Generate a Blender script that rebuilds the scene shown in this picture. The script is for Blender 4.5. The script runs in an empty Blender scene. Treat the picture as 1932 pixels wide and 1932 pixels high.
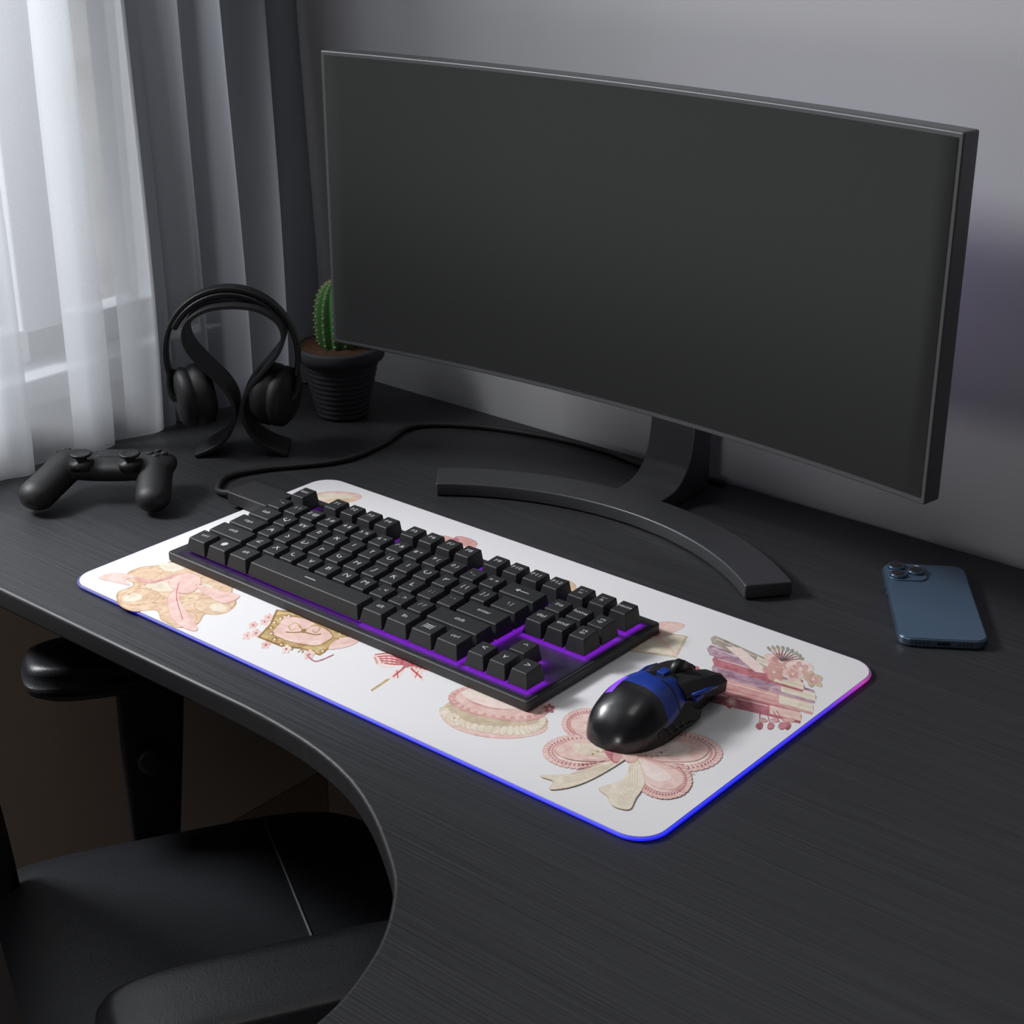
import bpy, math, random
from mathutils import Vector, Matrix
random.seed(7)
S=.7; Z0=.75
sc=bpy.context.scene
try:
    sc.view_settings.view_transform='Standard'; sc.view_settings.look='None'
except Exception: pass
sin,cos,pi=math.sin,math.cos,math.pi
# ------------------------------------------------------------ helpers
def T(p): return Vector((p[0]*S,p[1]*S,p[2]*S+Z0))
def grp(name,p):
    e=bpy.data.objects.new(name,None); e.empty_display_size=.05
    bpy.context.collection.objects.link(e); e.location=T(p); return e
def add(name,verts,faces,mat,parent=None,smooth=False,bevel=0,seg=2,sub=0,midx=None,angle=None):
    vs=[T(v) for v in verts]
    lo=Vector([min(v[i] for v in vs) for i in range(3)]); hi=Vector([max(v[i] for v in vs) for i in range(3)])
    c=(lo+hi)/2; c.z=lo.z
    me=bpy.data.meshes.new(name); me.from_pydata([v-c for v in vs],[],faces); me.validate(); me.update()
    ms=mat if isinstance(mat,(list,tuple)) else [mat]
    for m in ms: me.materials.append(m)
    if midx:
        for p,i in zip(me.polygons,midx): p.material_index=i
    if smooth:
        for p in me.polygons: p.use_smooth=True
    o=bpy.data.objects.new(name,me); bpy.context.collection.objects.link(o)
    if parent: o.parent=parent; o.location=c-parent.location
    else: o.location=c
    if bevel:
        b=o.modifiers.new('bevel','BEVEL'); b.width=bevel*S; b.segments=seg; b.limit_method='ANGLE'; b.angle_limit=math.radians(angle or 35)
        for p in me.polygons: p.use_smooth=True
        w=o.modifiers.new('wn','WEIGHTED_NORMAL'); w.keep_sharp=False
    if sub:
        s=o.modifiers.new('sub','SUBSURF'); s.levels=sub; s.render_levels=sub
    return o
def merge(parts):
    V=[];F=[];I=[]
    for k,p in enumerate(parts):
        n=len(V); V+=list(p[0]); F+=[tuple(i+n for i in f) for f in p[1]]
        I+=[p[2] if len(p)>2 else 0]*len(p[1])
    return V,F,I
def box(a,b):
    v=[(x,y,z) for x in (a[0],b[0]) for y in (a[1],b[1]) for z in (a[2],b[2])]
    return v,[(0,1,3,2),(4,6,7,5),(0,4,5,1),(2,3,7,6),(0,2,6,4),(1,5,7,3)]
def frame(o,ang):
    c,s=cos(ang),sin(ang)
    def f(p): return (o[0]+p[0]*c-p[1]*s, o[1]+p[0]*s+p[1]*c, o[2]+p[2])
    return f
def tr(fn,vf): return [fn(v) for v in vf[0]],vf[1]
def prism(outline,z0,z1):
    n=len(outline)
    v=[(x,y,z0) for x,y in outline]+[(x,y,z1) for x,y in outline]
    f=[tuple(range(n-1,-1,-1)),tuple(range(n,2*n))]+[(i,(i+1)%n,n+(i+1)%n,n+i) for i in range(n)]
    return v,f
def rrect(x0,y0,x1,y1,r,n=8):
    o=[]
    for cx,cy,a0 in((x1-r,y1-r,0),(x0+r,y1-r,90),(x0+r,y0+r,180),(x1-r,y0+r,270)):
        for i in range(n+1):
            a=math.radians(a0+90*i/n); o.append((cx+r*cos(a),cy+r*sin(a)))
    return o
def lathe(prof,n=48,c=(0,0,0)):
    v=[];f=[]
    for r,z in prof:
        for i in range(n):
            a=2*pi*i/n; v.append((c[0]+r*cos(a),c[1]+r*sin(a),c[2]+z))
    m=len(prof)
    for j in range(m-1):
        for i in range(n):
            f.append((j*n+i,j*n+(i+1)%n,(j+1)*n+(i+1)%n,(j+1)*n+i))
    f.append(tuple(range(n-1,-1,-1))); f.append(tuple((m-1)*n+i for i in range(n)))
    return v,f
def tube(path,r,n=12,closed=False,flat=None):
    P=[Vector(p) for p in path]; m=len(P); v=[];f=[]
    rs=r if isinstance(r,(list,tuple)) else [r]*m
    up=Vector((0,0,1)); prev=None
    for i in range(m):
        if closed: t=P[(i+1)%m]-P[i-1]
        else: t=P[min(i+1,m-1)]-P[max(i-1,0)]
        t.normalize()
        if prev is None:
            a=up if abs(t.dot(up))<.9 else Vector((1,0,0))
            x=t.cross(a).normalized()
        else:
            x=(prev-t*prev.dot(t)).normalized()
        prev=x; y=t.cross(x)
        for k in range(n):
            a=2*pi*k/n; v.append(tuple(P[i]+rs[i]*(cos(a)*x+sin(a)*y)))
    for i in range(m if closed else m-1):
        j=(i+1)%m
        for k in range(n):
            f.append((i*n+k,i*n+(k+1)%n,j*n+(k+1)%n,j*n+k))
    if not closed:
        f.append(tuple(range(n-1,-1,-1))); f.append(tuple((m-1)*n+k for k in range(n)))
    return v,f
def spline(pts,k=10,closed=False):
    out=[];n=len(pts);P=[Vector(p) for p in pts]
    rng=n if closed else n-1
    for i in range(rng):
        if closed: a,b,c,d=P[i-1],P[i],P[(i+1)%n],P[(i+2)%n]
        else: a,b,c,d=P[max(i-1,0)],P[i],P[i+1],P[min(i+2,n-1)]
        for j in range(k):
            t=j/k
            out.append(tuple(.5*((2*b)+(-a+c)*t+(2*a-5*b+4*c-d)*t*t+(-a+3*b-3*c+d)*t**3)))
    if not closed: out.append(tuple(P[-1]))
    return out
def ellipsoid(c,r,nu=24,nv=14,e=1.0):
    v=[];f=[]
    sg=lambda x,p: math.copysign(abs(x)**p,x)
    for j in range(1,nv):
        ph=-pi/2+pi*j/nv
        for i in range(nu):
            a=2*pi*i/nu
            v.append((c[0]+r[0]*sg(cos(ph),e)*sg(cos(a),e),c[1]+r[1]*sg(cos(ph),e)*sg(sin(a),e),c[2]+r[2]*sg(sin(ph),e)))
    for j in range(nv-2):
        for i in range(nu):
            f.append((j*nu+i,j*nu+(i+1)%nu,(j+1)*nu+(i+1)%nu,(j+1)*nu+i))
    b=len(v); v.append((c[0],c[1],c[2]-r[2])); v.append((c[0],c[1],c[2]+r[2]))
    for i in range(nu):
        f.append((b,(i+1)%nu,i)); f.append((b+1,(nv-2)*nu+i,(nv-2)*nu+(i+1)%nu))
    return v,f
def disc_axis(c,axis,r,prof,n=36):
    ax=Vector(axis).normalized(); a=Vector((0,0,1)) if abs(ax.z)<.9 else Vector((1,0,0))
    x=ax.cross(a).normalized(); y=ax.cross(x)
    v=[];f=[];C=Vector(c)
    for rr,d in prof:
        for i in range(n):
            t=2*pi*i/n; v.append(tuple(C+ax*d+(x*cos(t)+y*sin(t))*rr*r))
    m=len(prof)
    for j in range(m-1):
        for i in range(n): f.append((j*n+i,j*n+(i+1)%n,(j+1)*n+(i+1)%n,(j+1)*n+i))
    f.append(tuple(range(n-1,-1,-1))); f.append(tuple((m-1)*n+i for i in range(n)))
    return v,f
# ------------------------------------------------------------ materials
def mat(name,col,rough=.5,metal=0,spec=.5,emit=None,es=1,noise=0,nscale=20,bump=0,bscale=200,coat=0,sheen=0):
    m=bpy.data.materials.new(name); m.use_nodes=True; nt=m.node_tree; b=nt.nodes['Principled BSDF']
    b.inputs['Base Color'].default_value=(*col,1); b.inputs['Roughness'].default_value=rough
    b.inputs['Metallic'].default_value=metal; b.inputs['Specular IOR Level'].default_value=spec
    b.inputs['Coat Weight'].default_value=coat; b.inputs['Sheen Weight'].default_value=sheen
    tc=nt.nodes.new('ShaderNodeTexCoord')
    if emit: 
        b.inputs['Emission Color'].default_value=(*emit,1); b.inputs['Emission Strength'].default_value=es
    if noise:
        n=nt.nodes.new('ShaderNodeTexNoise'); n.inputs['Scale'].default_value=nscale; n.inputs['Detail'].default_value=4
        nt.links.new(tc.outputs['Object'],n.inputs['Vector'])
        mx=nt.nodes.new('ShaderNodeMix'); mx.data_type='RGBA'
        mx.inputs[6].default_value=(*[c*(1-noise) for c in col],1); mx.inputs[7].default_value=(*[min(1,c*(1+noise)) for c in col],1)
        nt.links.new(n.outputs['Fac'],mx.inputs[0]); nt.links.new(mx.outputs[2],b.inputs['Base Color'])
    if bump:
        n=nt.nodes.new('ShaderNodeTexNoise'); n.inputs['Scale'].default_value=bscale; n.inputs['Detail'].default_value=3
        nt.links.new(tc.outputs['Object'],n.inputs['Vector'])
        bp=nt.nodes.new('ShaderNodeBump'); bp.inputs['Strength'].default_value=bump; bp.inputs['Distance'].default_value=.002
        nt.links.new(n.outputs['Fac'],bp.inputs['Height']); nt.links.new(bp.outputs['Normal'],b.inputs['Normal'])
    return m
def wood():
    m=bpy.data.materials.new('black_wood'); m.use_nodes=True; nt=m.node_tree; b=nt.nodes['Principled BSDF']; L=nt.links
    tc=nt.nodes.new('ShaderNodeTexCoord')
    mp=nt.nodes.new('ShaderNodeMapping'); mp.inputs['Scale'].default_value=(3,150,10); L.new(tc.outputs['Object'],mp.inputs[0])
    n=nt.nodes.new('ShaderNodeTexNoise'); n.inputs['Scale'].default_value=1.4; n.inputs['Detail'].default_value=4; n.inputs['Roughness'].default_value=.55; n.inputs['Distortion'].default_value=.5
    L.new(mp.outputs[0],n.inputs['Vector'])
    mp2=nt.nodes.new('ShaderNodeMapping'); mp2.inputs['Scale'].default_value=(7,420,10); L.new(tc.outputs['Object'],mp2.inputs[0])
    n2=nt.nodes.new('ShaderNodeTexNoise'); n2.inputs['Scale'].default_value=1; n2.inputs['Detail'].default_value=3; L.new(mp2.outputs[0],n2.inputs['Vector'])
    ad=nt.nodes.new('ShaderNodeMath'); ad.operation='MULTIPLY_ADD'; ad.inputs[1].default_value=.6; L.new(n2.outputs['Fac'],ad.inputs[0]); L.new(n.outputs['Fac'],ad.inputs[2])
    cr=nt.nodes.new('ShaderNodeValToRGB'); cr.color_ramp.elements[0].position=.5; cr.color_ramp.elements[0].color=(.0225,.0228,.025,1)
    cr.color_ramp.elements[1].position=1.05; cr.color_ramp.elements[1].color=(.036,.0365,.040,1); L.new(ad.outputs[0],cr.inputs[0]); L.new(cr.outputs[0],b.inputs['Base Color'])
    b.inputs['Roughness'].default_value=.48; b.inputs['Specular IOR Level'].default_value=.42
    bp=nt.nodes.new('ShaderNodeBump'); bp.inputs['Strength'].default_value=.42; bp.inputs['Distance'].default_value=.0012
    L.new(ad.outputs[0],bp.inputs['Height']); L.new(bp.outputs['Normal'],b.inputs['Normal'])
    return m
def cloth(name,col,transp,transl,scale=900):
    m=bpy.data.materials.new(name); m.use_nodes=True; nt=m.node_tree; L=nt.links
    for n in list(nt.nodes): nt.nodes.remove(n)
    out=nt.nodes.new('ShaderNodeOutputMaterial'); d=nt.nodes.new('ShaderNodeBsdfDiffuse'); t=nt.nodes.new('ShaderNodeBsdfTranslucent'); tp=nt.nodes.new('ShaderNodeBsdfTransparent')
    tc=nt.nodes.new('ShaderNodeTexCoord'); nz=nt.nodes.new('ShaderNodeTexNoise'); nz.inputs['Scale'].default_value=scale
    L.new(tc.outputs['Object'],nz.inputs['Vector'])
    mr=nt.nodes.new('ShaderNodeMapRange'); mr.inputs['To Min'].default_value=max(0,transp-.08); mr.inputs['To Max'].default_value=transp+.08; L.new(nz.outputs['Fac'],mr.inputs['Value'])
    d.inputs[0].default_value=(*col,1); t.inputs[0].default_value=(*col,1)
    m1=nt.nodes.new('ShaderNodeMixShader'); m1.inputs[0].default_value=transl; L.new(d.outputs[0],m1.inputs[1]); L.new(t.outputs[0],m1.inputs[2])
    m2=nt.nodes.new('ShaderNodeMixShader'); L.new(m1.outputs[0],m2.inputs[1]); L.new(tp.outputs[0],m2.inputs[2])
    if transp>0: L.new(mr.outputs[0],m2.inputs[0])
    else: m2.inputs[0].default_value=0
    L.new(m2.outputs[0],out.inputs[0]); return m
M_wood=wood()
M_wall=mat('wall_paint',(.50,.50,.515),.85,noise=.03,nscale=6,bump=.05,bscale=400)
M_floor=mat('floor_tile',(.20,.155,.125),.7,noise=.2,nscale=5)
M_ceil=mat('ceiling_paint',(.5,.5,.5),.9,noise=.02)
M_base=mat('baseboard_paint',(.13,.10,.08),.6,noise=.1)
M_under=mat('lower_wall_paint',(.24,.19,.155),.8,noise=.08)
M_frame=mat('window_frame_paint',(.45,.46,.49),.5,noise=.03)
M_blk=mat('black_plastic',(.012,.012,.013),.42,noise=.1,nscale=60)
M_mattblk=mat('matt_black',(.014,.014,.015),.55,noise=.1,nscale=80)
M_key=mat('keycap_plastic',(.020,.0205,.022),.5,noise=.08,nscale=100,bump=.05,bscale=900)
M_case=mat('keyboard_case',(.026,.026,.029),.5,noise=.08,nscale=50)
M_legend=mat('key_legend',(.55,.55,.58),.5,emit=(.6,.6,.65),es=.08,noise=.03)
# backlit plate : emission driven by the per-vertex 'glow' attribute (LEDs sit below the caps)
M_glow=mat('backlit_plate',(.02,.015,.03),.4,noise=.1)
nt=M_glow.node_tree; b=nt.nodes['Principled BSDF']; at=nt.nodes.new('ShaderNodeAttribute'); at.attribute_name='glow'
b.inputs['Emission Color'].default_value=(.13,.009,.36,1); nt.links.new(at.outputs['Fac'],b.inputs['Emission Strength'])
M_metal=mat('dark_metal',(.058,.059,.064),.40,metal=.3,noise=.06)
M_chair=mat('chair_plastic',(.022,.022,.024),.42,noise=.1,nscale=60)
M_ribbon=mat('stand_metal',(.03,.03,.033),.45,metal=.2,noise=.06)
M_bezel=mat('monitor_bezel',(.095,.097,.102),.4,metal=.4,noise=.05)
M_screen=mat('monitor_screen',(.018,.019,.017),.9,noise=.04,nscale=3,spec=.08,emit=(.0135,.0138,.0148),es=1)  # faint emission added to even out the brightness of the switched-off screen
M_pad=mat('pad_fabric',(.80,.79,.80),.8,noise=.015,nscale=300,bump=.05,bscale=1500)
M_leather=mat('black_leather',(.013,.014,.017),.40,noise=.1,nscale=40,bump=.12,bscale=500)
M_stitch=mat('stitching',(.12,.12,.12),.7,noise=.1)
# ------------------------------------------------------------ camera
f=3109.0; yaw=math.radians(40.05)
cam=bpy.data.cameras.new('camera');co=bpy.data.objects.new('camera',cam);bpy.context.collection.objects.link(co)
cam.sensor_width=36;cam.lens=f/1932*36; co.location=(0,0,Z0+S);co.rotation_euler=(math.radians(90-23.33),0,yaw); cam.clip_start=.02
sc.camera=co
# ------------------------------------------------------------ room
FZ=-Z0/S
wy0,wy1,wz0,wz1=-.7,1.84,.13,2.25
XL=-2.28
V,F,I=merge([box((XL-.2,-1.3,FZ),(XL,2.09,wz0-.05)),box((XL-.2,-1.3,wz1),(XL,2.09,2.55)),box((XL-.2,-1.3,wz0-.05),(XL,wy0,wz1)),box((XL-.2,wy1,wz0-.05),(XL,2.09,wz1))])
add('wall_left',V,F,M_wall)
add('wall_back',*box((XL-.2,2.09,FZ),(1.3,2.25,2.55)),M_wall)
add('floor',*box((XL-.2,-1.3,FZ-.1),(1.3,2.25,FZ)),M_floor)
add('ceiling',*box((XL-.2,-1.3,2.55),(1.3,2.25,2.65)),M_ceil)
add('baseboard_left',*box((XL,-1.3,FZ),(XL+.015,2.075,-.92)),M_base,bevel=.004)
add('baseboard_back',*box((XL,2.075,FZ),(1.3,2.09,-.92)),M_base,bevel=.004)
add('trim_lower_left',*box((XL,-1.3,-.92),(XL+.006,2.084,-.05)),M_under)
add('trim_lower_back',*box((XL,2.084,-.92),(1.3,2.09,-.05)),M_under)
win=grp('window_1',(XL-.06,(wy0+wy1)/2,wz0))
fx0,fx1=XL-.10,XL-.045
parts=[box((fx0,wy0,wz0),(fx1,wy1,wz0+.06)),box((fx0,wy0,wz1-.07),(fx1,wy1,wz1)),box((fx0,wy1-.06,wz0),(fx1,wy1,wz1)),box((fx0,wy0,wz0),(fx1,wy0+.075,wz1)),box((fx0,.40,wz0),(fx1,.48,wz1)),box((fx0,1.50,wz0),(fx1,1.585,wz1))]
V,F,I=merge(parts); add('frame',V,F,M_frame,win,bevel=.006)
add('sill',*box((XL-.2,wy0-.03,wz0-.05),(XL+.03,wy1+.03,wz0)),M_frame,win,bevel=.006)
mg=bpy.data.materials.new('window_glass'); mg.use_nodes=True; nt=mg.node_tree
for n in list(nt.nodes): nt.nodes.remove(n)
o_=nt.nodes.new('ShaderNodeOutputMaterial'); a_=nt.nodes.new('ShaderNodeBsdfTransparent'); g_=nt.nodes.new('ShaderNodeBsdfGlossy'); g_.inputs['Roughness'].default_value=.05; x_=nt.nodes.new('ShaderNodeMixShader'); x_.inputs[0].default_value=.05
nt.links.new(a_.outputs[0],x_.inputs[1]); nt.links.new(g_.outputs[0],x_.inputs[2]); nt.links.new(x_.outputs[0],o_.inputs[0])
add('glass',*box((XL-.078,wy0+.05,wz0+.05),(XL-.072,wy1-.05,wz1-.05)),mg,win)
# ------------------------------------------------------------ curtains
def curtain(name,prof,m,xtop,xbot,lean,wob,zb=.004,ztop=2.4,nz=18):
    v=[];fc=[];ns=len(prof)-1
    zs=[zb]+[ztop*((j/nz)**1.3)+zb for j in range(1,nz+1)]
    for j,z in enumerate(zs):
        k=min(1,max(0,z/1.0)); k=k*k*(3-2*k)
        xb=xbot+(xtop-xbot)*k; ly=lean*min(z/.75,1.3)
        for i in range(ns+1):
            y,x=prof[i][0],prof[i][1]; s=i/ns
            v.append((xb+x*(1+.15*sin(z*3+s*9)),y+ly+wob*sin(z*2.6+s*17),z))
    for j in range(nz):
        for i in range(ns):
            a=j*(ns+1)+i; fc.append((a,a+1,a+ns+2,a+ns+1))
    return add(name,v,fc,m,smooth=True)
pts=[(1.20,-.01,0),(1.27,.012,0),(1.33,.0,0),(1.375,.014,0),(1.398,.005,0),(1.375,-.008,0),(1.345,-.016,0),(1.36,-.022,0),(1.42,-.014,0),(1.48,.002,0),(1.53,.016,0),(1.554,.006,0),(1.53,-.008,0),(1.498,-.016,0),(1.515,-.022,0),(1.56,-.012,0),(1.60,.006,0),(1.635,.016,0),(1.656,.006,0),(1.635,-.008,0),(1.605,-.016,0),(1.62,-.022,0),(1.655,-.02,0)]
M_sheer=cloth('sheer_fabric',(.88,.90,.93),.44,.6)
M_grey=cloth('grey_curtain_fabric',(.31,.32,.35),.03,.40)
curtain('sheer_curtain',[(p[0],p[1]) for p in spline(pts,10)],M_sheer,-2.242,-2.192,.035,.006)
gp=[]
for i in range(301):
    s=i/300; ph=2*pi*s*4.6
    gp.append((1.650+(2.06-1.650)*s+.020*sin(ph+.4),.017*cos(ph)+.005*sin(2.7*ph*.5)-.012*max(0,1-s*10)))
curtain('grey_curtain',gp,M_grey,-2.238,-2.190,.020,.004)
rod=grp('curtain_rod',(-2.22,.7,2.42))
V,F=tube([(-2.22,-.6,2.43),(-2.22,2.06,2.43)],.014); add('pole',V,F,M_metal,rod,True)
V,F,I=merge([box((XL,-.5,2.42),(-2.22,-.48,2.44)),box((XL,2.0,2.42),(-2.22,2.02,2.44))]); add('brackets',V,F,M_metal,rod)
# ------------------------------------------------------------ desk
desk=grp('desk',(-1.2,1.5,FZ))
ol=[(-2.275,1.112),(-1.855,1.112),(-1.542,1.115),(-1.36,1.115),(-1.285,1.111),(-1.214,1.101),(-1.147,1.082),(-1.084,1.052),(-1.025,1.014),(-.980,.979),(-.947,.940),(-.921,.898),(-.903,.854),(-.891,.812),(-.886,.770),(-.885,.6)]
sp=[ol[0]]+[(p[0],p[1]) for p in spline([(x,y,0) for x,y in ol[3:15]],5)]+[(-.885,.18)]
o2=sp+[(.25,.18),(.25,2.088),(-2.275,2.088)]
V,F=prism(o2,-.032,0)
add('top',V,F,M_wood,desk,bevel=.005,seg=3,angle=50)
V,F,I=merge([box((-.86,1.25,FZ),(-.82,2.0,-.035)),box((.16,.25,FZ),(.20,2.0,-.035)),box((-2.27,1.14,FZ),(-2.22,1.19,-.035)),box((-.86,.25,FZ),(-.82,.30,-.035))])
add('legs',V,F,M_metal,desk,bevel=.003)
# ------------------------------------------------------------ mouse pad
pad=grp('desk_mat',(-1.31,1.435,0))
V,F=prism(rrect(-1.803,1.187,-.816,1.684,.035,10),.0004,.006); add('fabric',V,F,M_pad,pad)
me=bpy.data.materials.new('led_edge'); me.use_nodes=True; nt=me.node_tree; b=nt.nodes['Principled BSDF']
tc=nt.nodes.new('ShaderNodeTexCoord'); sx=nt.nodes.new('ShaderNodeSeparateXYZ'); nt.links.new(tc.outputs['Generated'],sx.inputs[0])
cr=nt.nodes.new('ShaderNodeValToRGB'); e=cr.color_ramp.elements; e[0].position=0; e[0].color=(.004,.010,.75,1); e[1].position=1; e[1].color=(.05,.015,.05,1)
k=e.new(.45); k.color=(.008,.012,.75,1); k=e.new(.74); k.color=(.05,.015,.6,1); k=e.new(.90); k.color=(.40,.03,.36,1); k=e.new(.965); k.color=(.08,.025,.07,1)
nt.links.new(sx.outputs['Y'],cr.inputs[0])
mr=nt.nodes.new('ShaderNodeMapRange'); mr.inputs['From Min'].default_value=0; mr.inputs['From Max'].default_value=.8; mr.inputs['To Min'].default_value=.3; mr.inputs['To Max'].default_value=1.2
nt.links.new(sx.outputs['X'],mr.inputs['Value']); nt.links.new(mr.outputs[0],b.inputs['Emission Strength'])
nt.links.new(cr.outputs[0],b.inputs['Emission Color']); b.inputs['Base Color'].default_value=(.1,.1,.15,1)
V,F=tube([(x,y,.0034) for x,y in rrect(-1.8045,1.1855,-.8145,1.6855,.0365,10)],.0019,10,closed=True)
add('led_rim',V,F,me,pad,True)
# ---- printed artwork
artcols={}
def wc(name,c1,c2):
    if name in artcols: return artcols[name]
    m=bpy.data.materials.new('print_'+name); m.use_nodes=True; nt=m.node_tree; b=nt.nodes['Principled BSDF']
    tc=nt.nodes.new('ShaderNodeTexCoord'); n=nt.nodes.new('ShaderNodeTexNoise'); n.inputs['Scale'].default_value=70; n.inputs['Detail'].default_value=6; n.inputs['Distortion'].default_value=1.2; nt.links.new(tc.outputs['Object'],n.inputs['Vector'])
    cr=nt.nodes.new('ShaderNodeValToRGB'); cr.color_ramp.elements[0].position=.3; cr.color_ramp.elements[0].color=(*c1,1); cr.color_ramp.elements[1].position=.68; cr.color_ramp.elements[1].color=(*c2,1)
    nt.links.new(n.outputs['Fac'],cr.inputs[0]); nt.links.new(cr.outputs[0],b.inputs['Base Color']); b.inputs['Roughness'].default_value=.85; b.inputs['Specular IOR Level'].default_value=.2
    artcols[name]=m; return m
def srgb(r,g,b): return tuple(((c/255)/12.92 if c/255<.04045 else ((c/255+.055)/1.055)**2.4) for c in (r,g,b))
C={ 'tan':wc('tan',srgb(206,172,140),srgb(232,208,182)),'tanD':wc('tanD',srgb(180,142,108),srgb(208,174,140)),
 'pink':wc('pink',srgb(222,180,172),srgb(238,212,203)),'pinkD':wc('pinkD',srgb(200,145,140),srgb(224,180,173)),
 'rose':wc('rose',srgb(165,85,98),srgb(205,138,145)),'red':wc('red',srgb(180,60,75),srgb(210,112,118)),
 'cream':wc('cream',srgb(218,203,180),srgb(238,228,213)),'creamD':wc('creamD',srgb(190,171,144),srgb(218,202,178)),
 'gold':wc('gold',srgb(165,130,80),srgb(218,194,148)),'goldD':wc('goldD',srgb(130,98,56),srgb(170,136,86)),
 'mauve':wc('mauve',srgb(140,102,126),srgb(202,176,188)),'sage':wc('sage',srgb(138,132,118),srgb(192,186,172)),'blush':wc('blush',srgb(232,206,198),srgb(244,228,221)),'dark':wc('dark',srgb(95,80,85),srgb(140,120,125))}
class Motif:
    def __init__(s,name,c,sx,sy): s.n=name;s.c=c;s.sx=sx;s.sy=sy;s.V=[];s.F=[];s.I=[];s.m=[];s.k=0
    def poly(s,pts,col,dx=0,dy=0):
        if C[col] not in s.m: s.m.append(C[col])
        z=.00606+s.k*.0000025; s.k+=1
        n=len(s.V); ca,sa=cos(yaw),sin(yaw)
        for x,y in pts:
            x=(x+dx)*s.sx; y=(y+dy)*s.sy
            s.V.append((s.c[0]+x*ca-y*sa,s.c[1]+x*sa+y*ca,z))
        s.F.append(tuple(range(n,n+len(pts)))); s.I.append(s.m.index(C[col]))
    def ell(s,cx,cy,rx,ry,rot,col,line=None,w=1.2,wob=.04):
        n=28; r=math.radians(rot); q=random.random()*6
        def mk(ax,ay): return [(cx+ax*(1+wob*sin(3*t+q))*cos(t)*cos(r)-ay*(1+wob*sin(3*t+q))*sin(t)*sin(r), cy+ax*(1+wob*sin(3*t+q))*cos(t)*sin(r)+ay*(1+wob*sin(3*t+q))*sin(t)*cos(r)) for t in [2*pi*i/n for i in range(n)]]
        if line: s.poly(mk(rx+w,ry+w),line)
        s.poly(mk(rx,ry),col)
    def stroke(s,pts,w,col):
        P=spline([(x,y,0) for x,y in pts],6); L=[];R=[]
        for i,p in enumerate(P):
            a=Vector(P[max(i-1,0)]);b=Vector(P[min(i+1,len(P)-1)]);t=(b-a).normalized(); n=Vector((-t.y,t.x,0))*w/2
            L.append((p[0]+n.x,p[1]+n.y));R.append((p[0]-n.x,p[1]-n.y))
        s.poly(L+R[::-1],col)
    def blob(s,pts,col,line=None):
        P=[(p[0],p[1]) for p in spline([(x,y,0) for x,y in pts],6,closed=True)]
        if line:
            cx=sum(p[0] for p in P)/len(P); cy=sum(p[1] for p in P)/len(P)
            s.poly([(cx+(x-cx)*1.035,cy+(y-cy)*1.035) for x,y in P],line)
        s.poly(P,col)
    def flower(s,x,y,r,col,cc='cream',n=5):
        for i in range(n):
            a=2*pi*i/n+.3; s.ell(x+cos(a)*r*.55,y+sin(a)*r*.55*.8,r*.5,r*.38,math.degrees(a),col,None)
        s.ell(x,y,r*.25,r*.22,0,cc)
    def done(s):
        add(s.n,s.V,s.F,s.m,pad,midx=s.I)
m=Motif('print_teddy_bear',(-1.664,1.2487),.000726,.00164)
# limbs, body and head of the lying bear, drawn as one furry silhouette
m.blob([(-92,34),(-72,48),(-40,52),(-10,62),(30,60),(66,50),(84,34),(112,18),(118,0),(132,-20),(118,-36),(84,-38),(76,-56),(44,-62),(10,-48),(-8,-32),(-46,-34),(-78,-22),(-92,0),(-70,14)],'tan','tanD')
m.ell(-50,-8,36,15,0,'tan','tanD'); m.ell(92,-26,36,13,-10,'tan','tanD'); m.ell(40,-46,34,12,-5,'tan','tanD'); m.ell(-60,34,32,13,10,'tan','tanD')
m.ell(-62,-10,18,8,0,'cream'); m.ell(104,-28,17,7,-10,'cream'); m.ell(48,-48,16,6,-5,'cream'); m.ell(-15,14,34,12,-5,'cream'); m.ell(-15,50,26,8,-8,'cream'); m.ell(62,8,24,9,-10,'cream')
for i in range(90):
    a=random.uniform(0,6.28); r=random.uniform(.35,1); x=12+92*r*cos(a); y=2+46*r*sin(a); m.stroke([(x,y),(x+5,y+1.5+random.uniform(-1,1))],.7,random.choice(('tanD','cream','tanD')))
m.blob([(-145,28),(-118,38),(-78,30),(-92,24),(-80,14),(-112,20)],'pink','pinkD'); m.stroke([(-75,28),(-40,20),(0,32),(36,28)],6,'pinkD')
m.blob([(-8,22),(20,38),(52,24),(44,0),(14,2)],'pink','pinkD'); m.blob([(16,4),(34,-22),(80,-64),(62,-66),(26,-46),(4,-10)],'pink','pinkD')
m.blob([(48,14),(92,4),(136,-6),(114,-20),(76,-6)],'pink','pinkD'); m.stroke([(12,18),(20,-10),(48,-50)],1.5,'rose'); m.done()
m=Motif('print_ornate_mirror',(-1.437,1.283),.00069,.00148)
for dx,dy in ((-95,15),(-85,0),(-100,-5),(-75,22),(-60,-22),(-70,30)): m.flower(dx,dy,9,'pink','rose')
m.poly([(-60,46),(-10,40),(30,34),(78,10),(98,-8),(70,-20),(45,-42),(10,-30),(-30,-26),(-80,-8),(-64,18)],'goldD')
m.poly([(-56,43),(-10,37),(30,31),(72,9),(90,-8),(66,-18),(43,-38),(8,-27),(-30,-23),(-74,-7),(-60,18)],'gold')
m.poly([(-40,34),(0,28),(50,5),(62,-8),(36,-24),(-15,-17),(-56,-2),(-46,16)],'pink')
m.stroke([(-40,34),(0,28),(50,5),(62,-8)],1.6,'goldD'); m.stroke([(-56,-2),(-15,-17),(36,-24),(62,-8)],1.6,'goldD')
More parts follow.
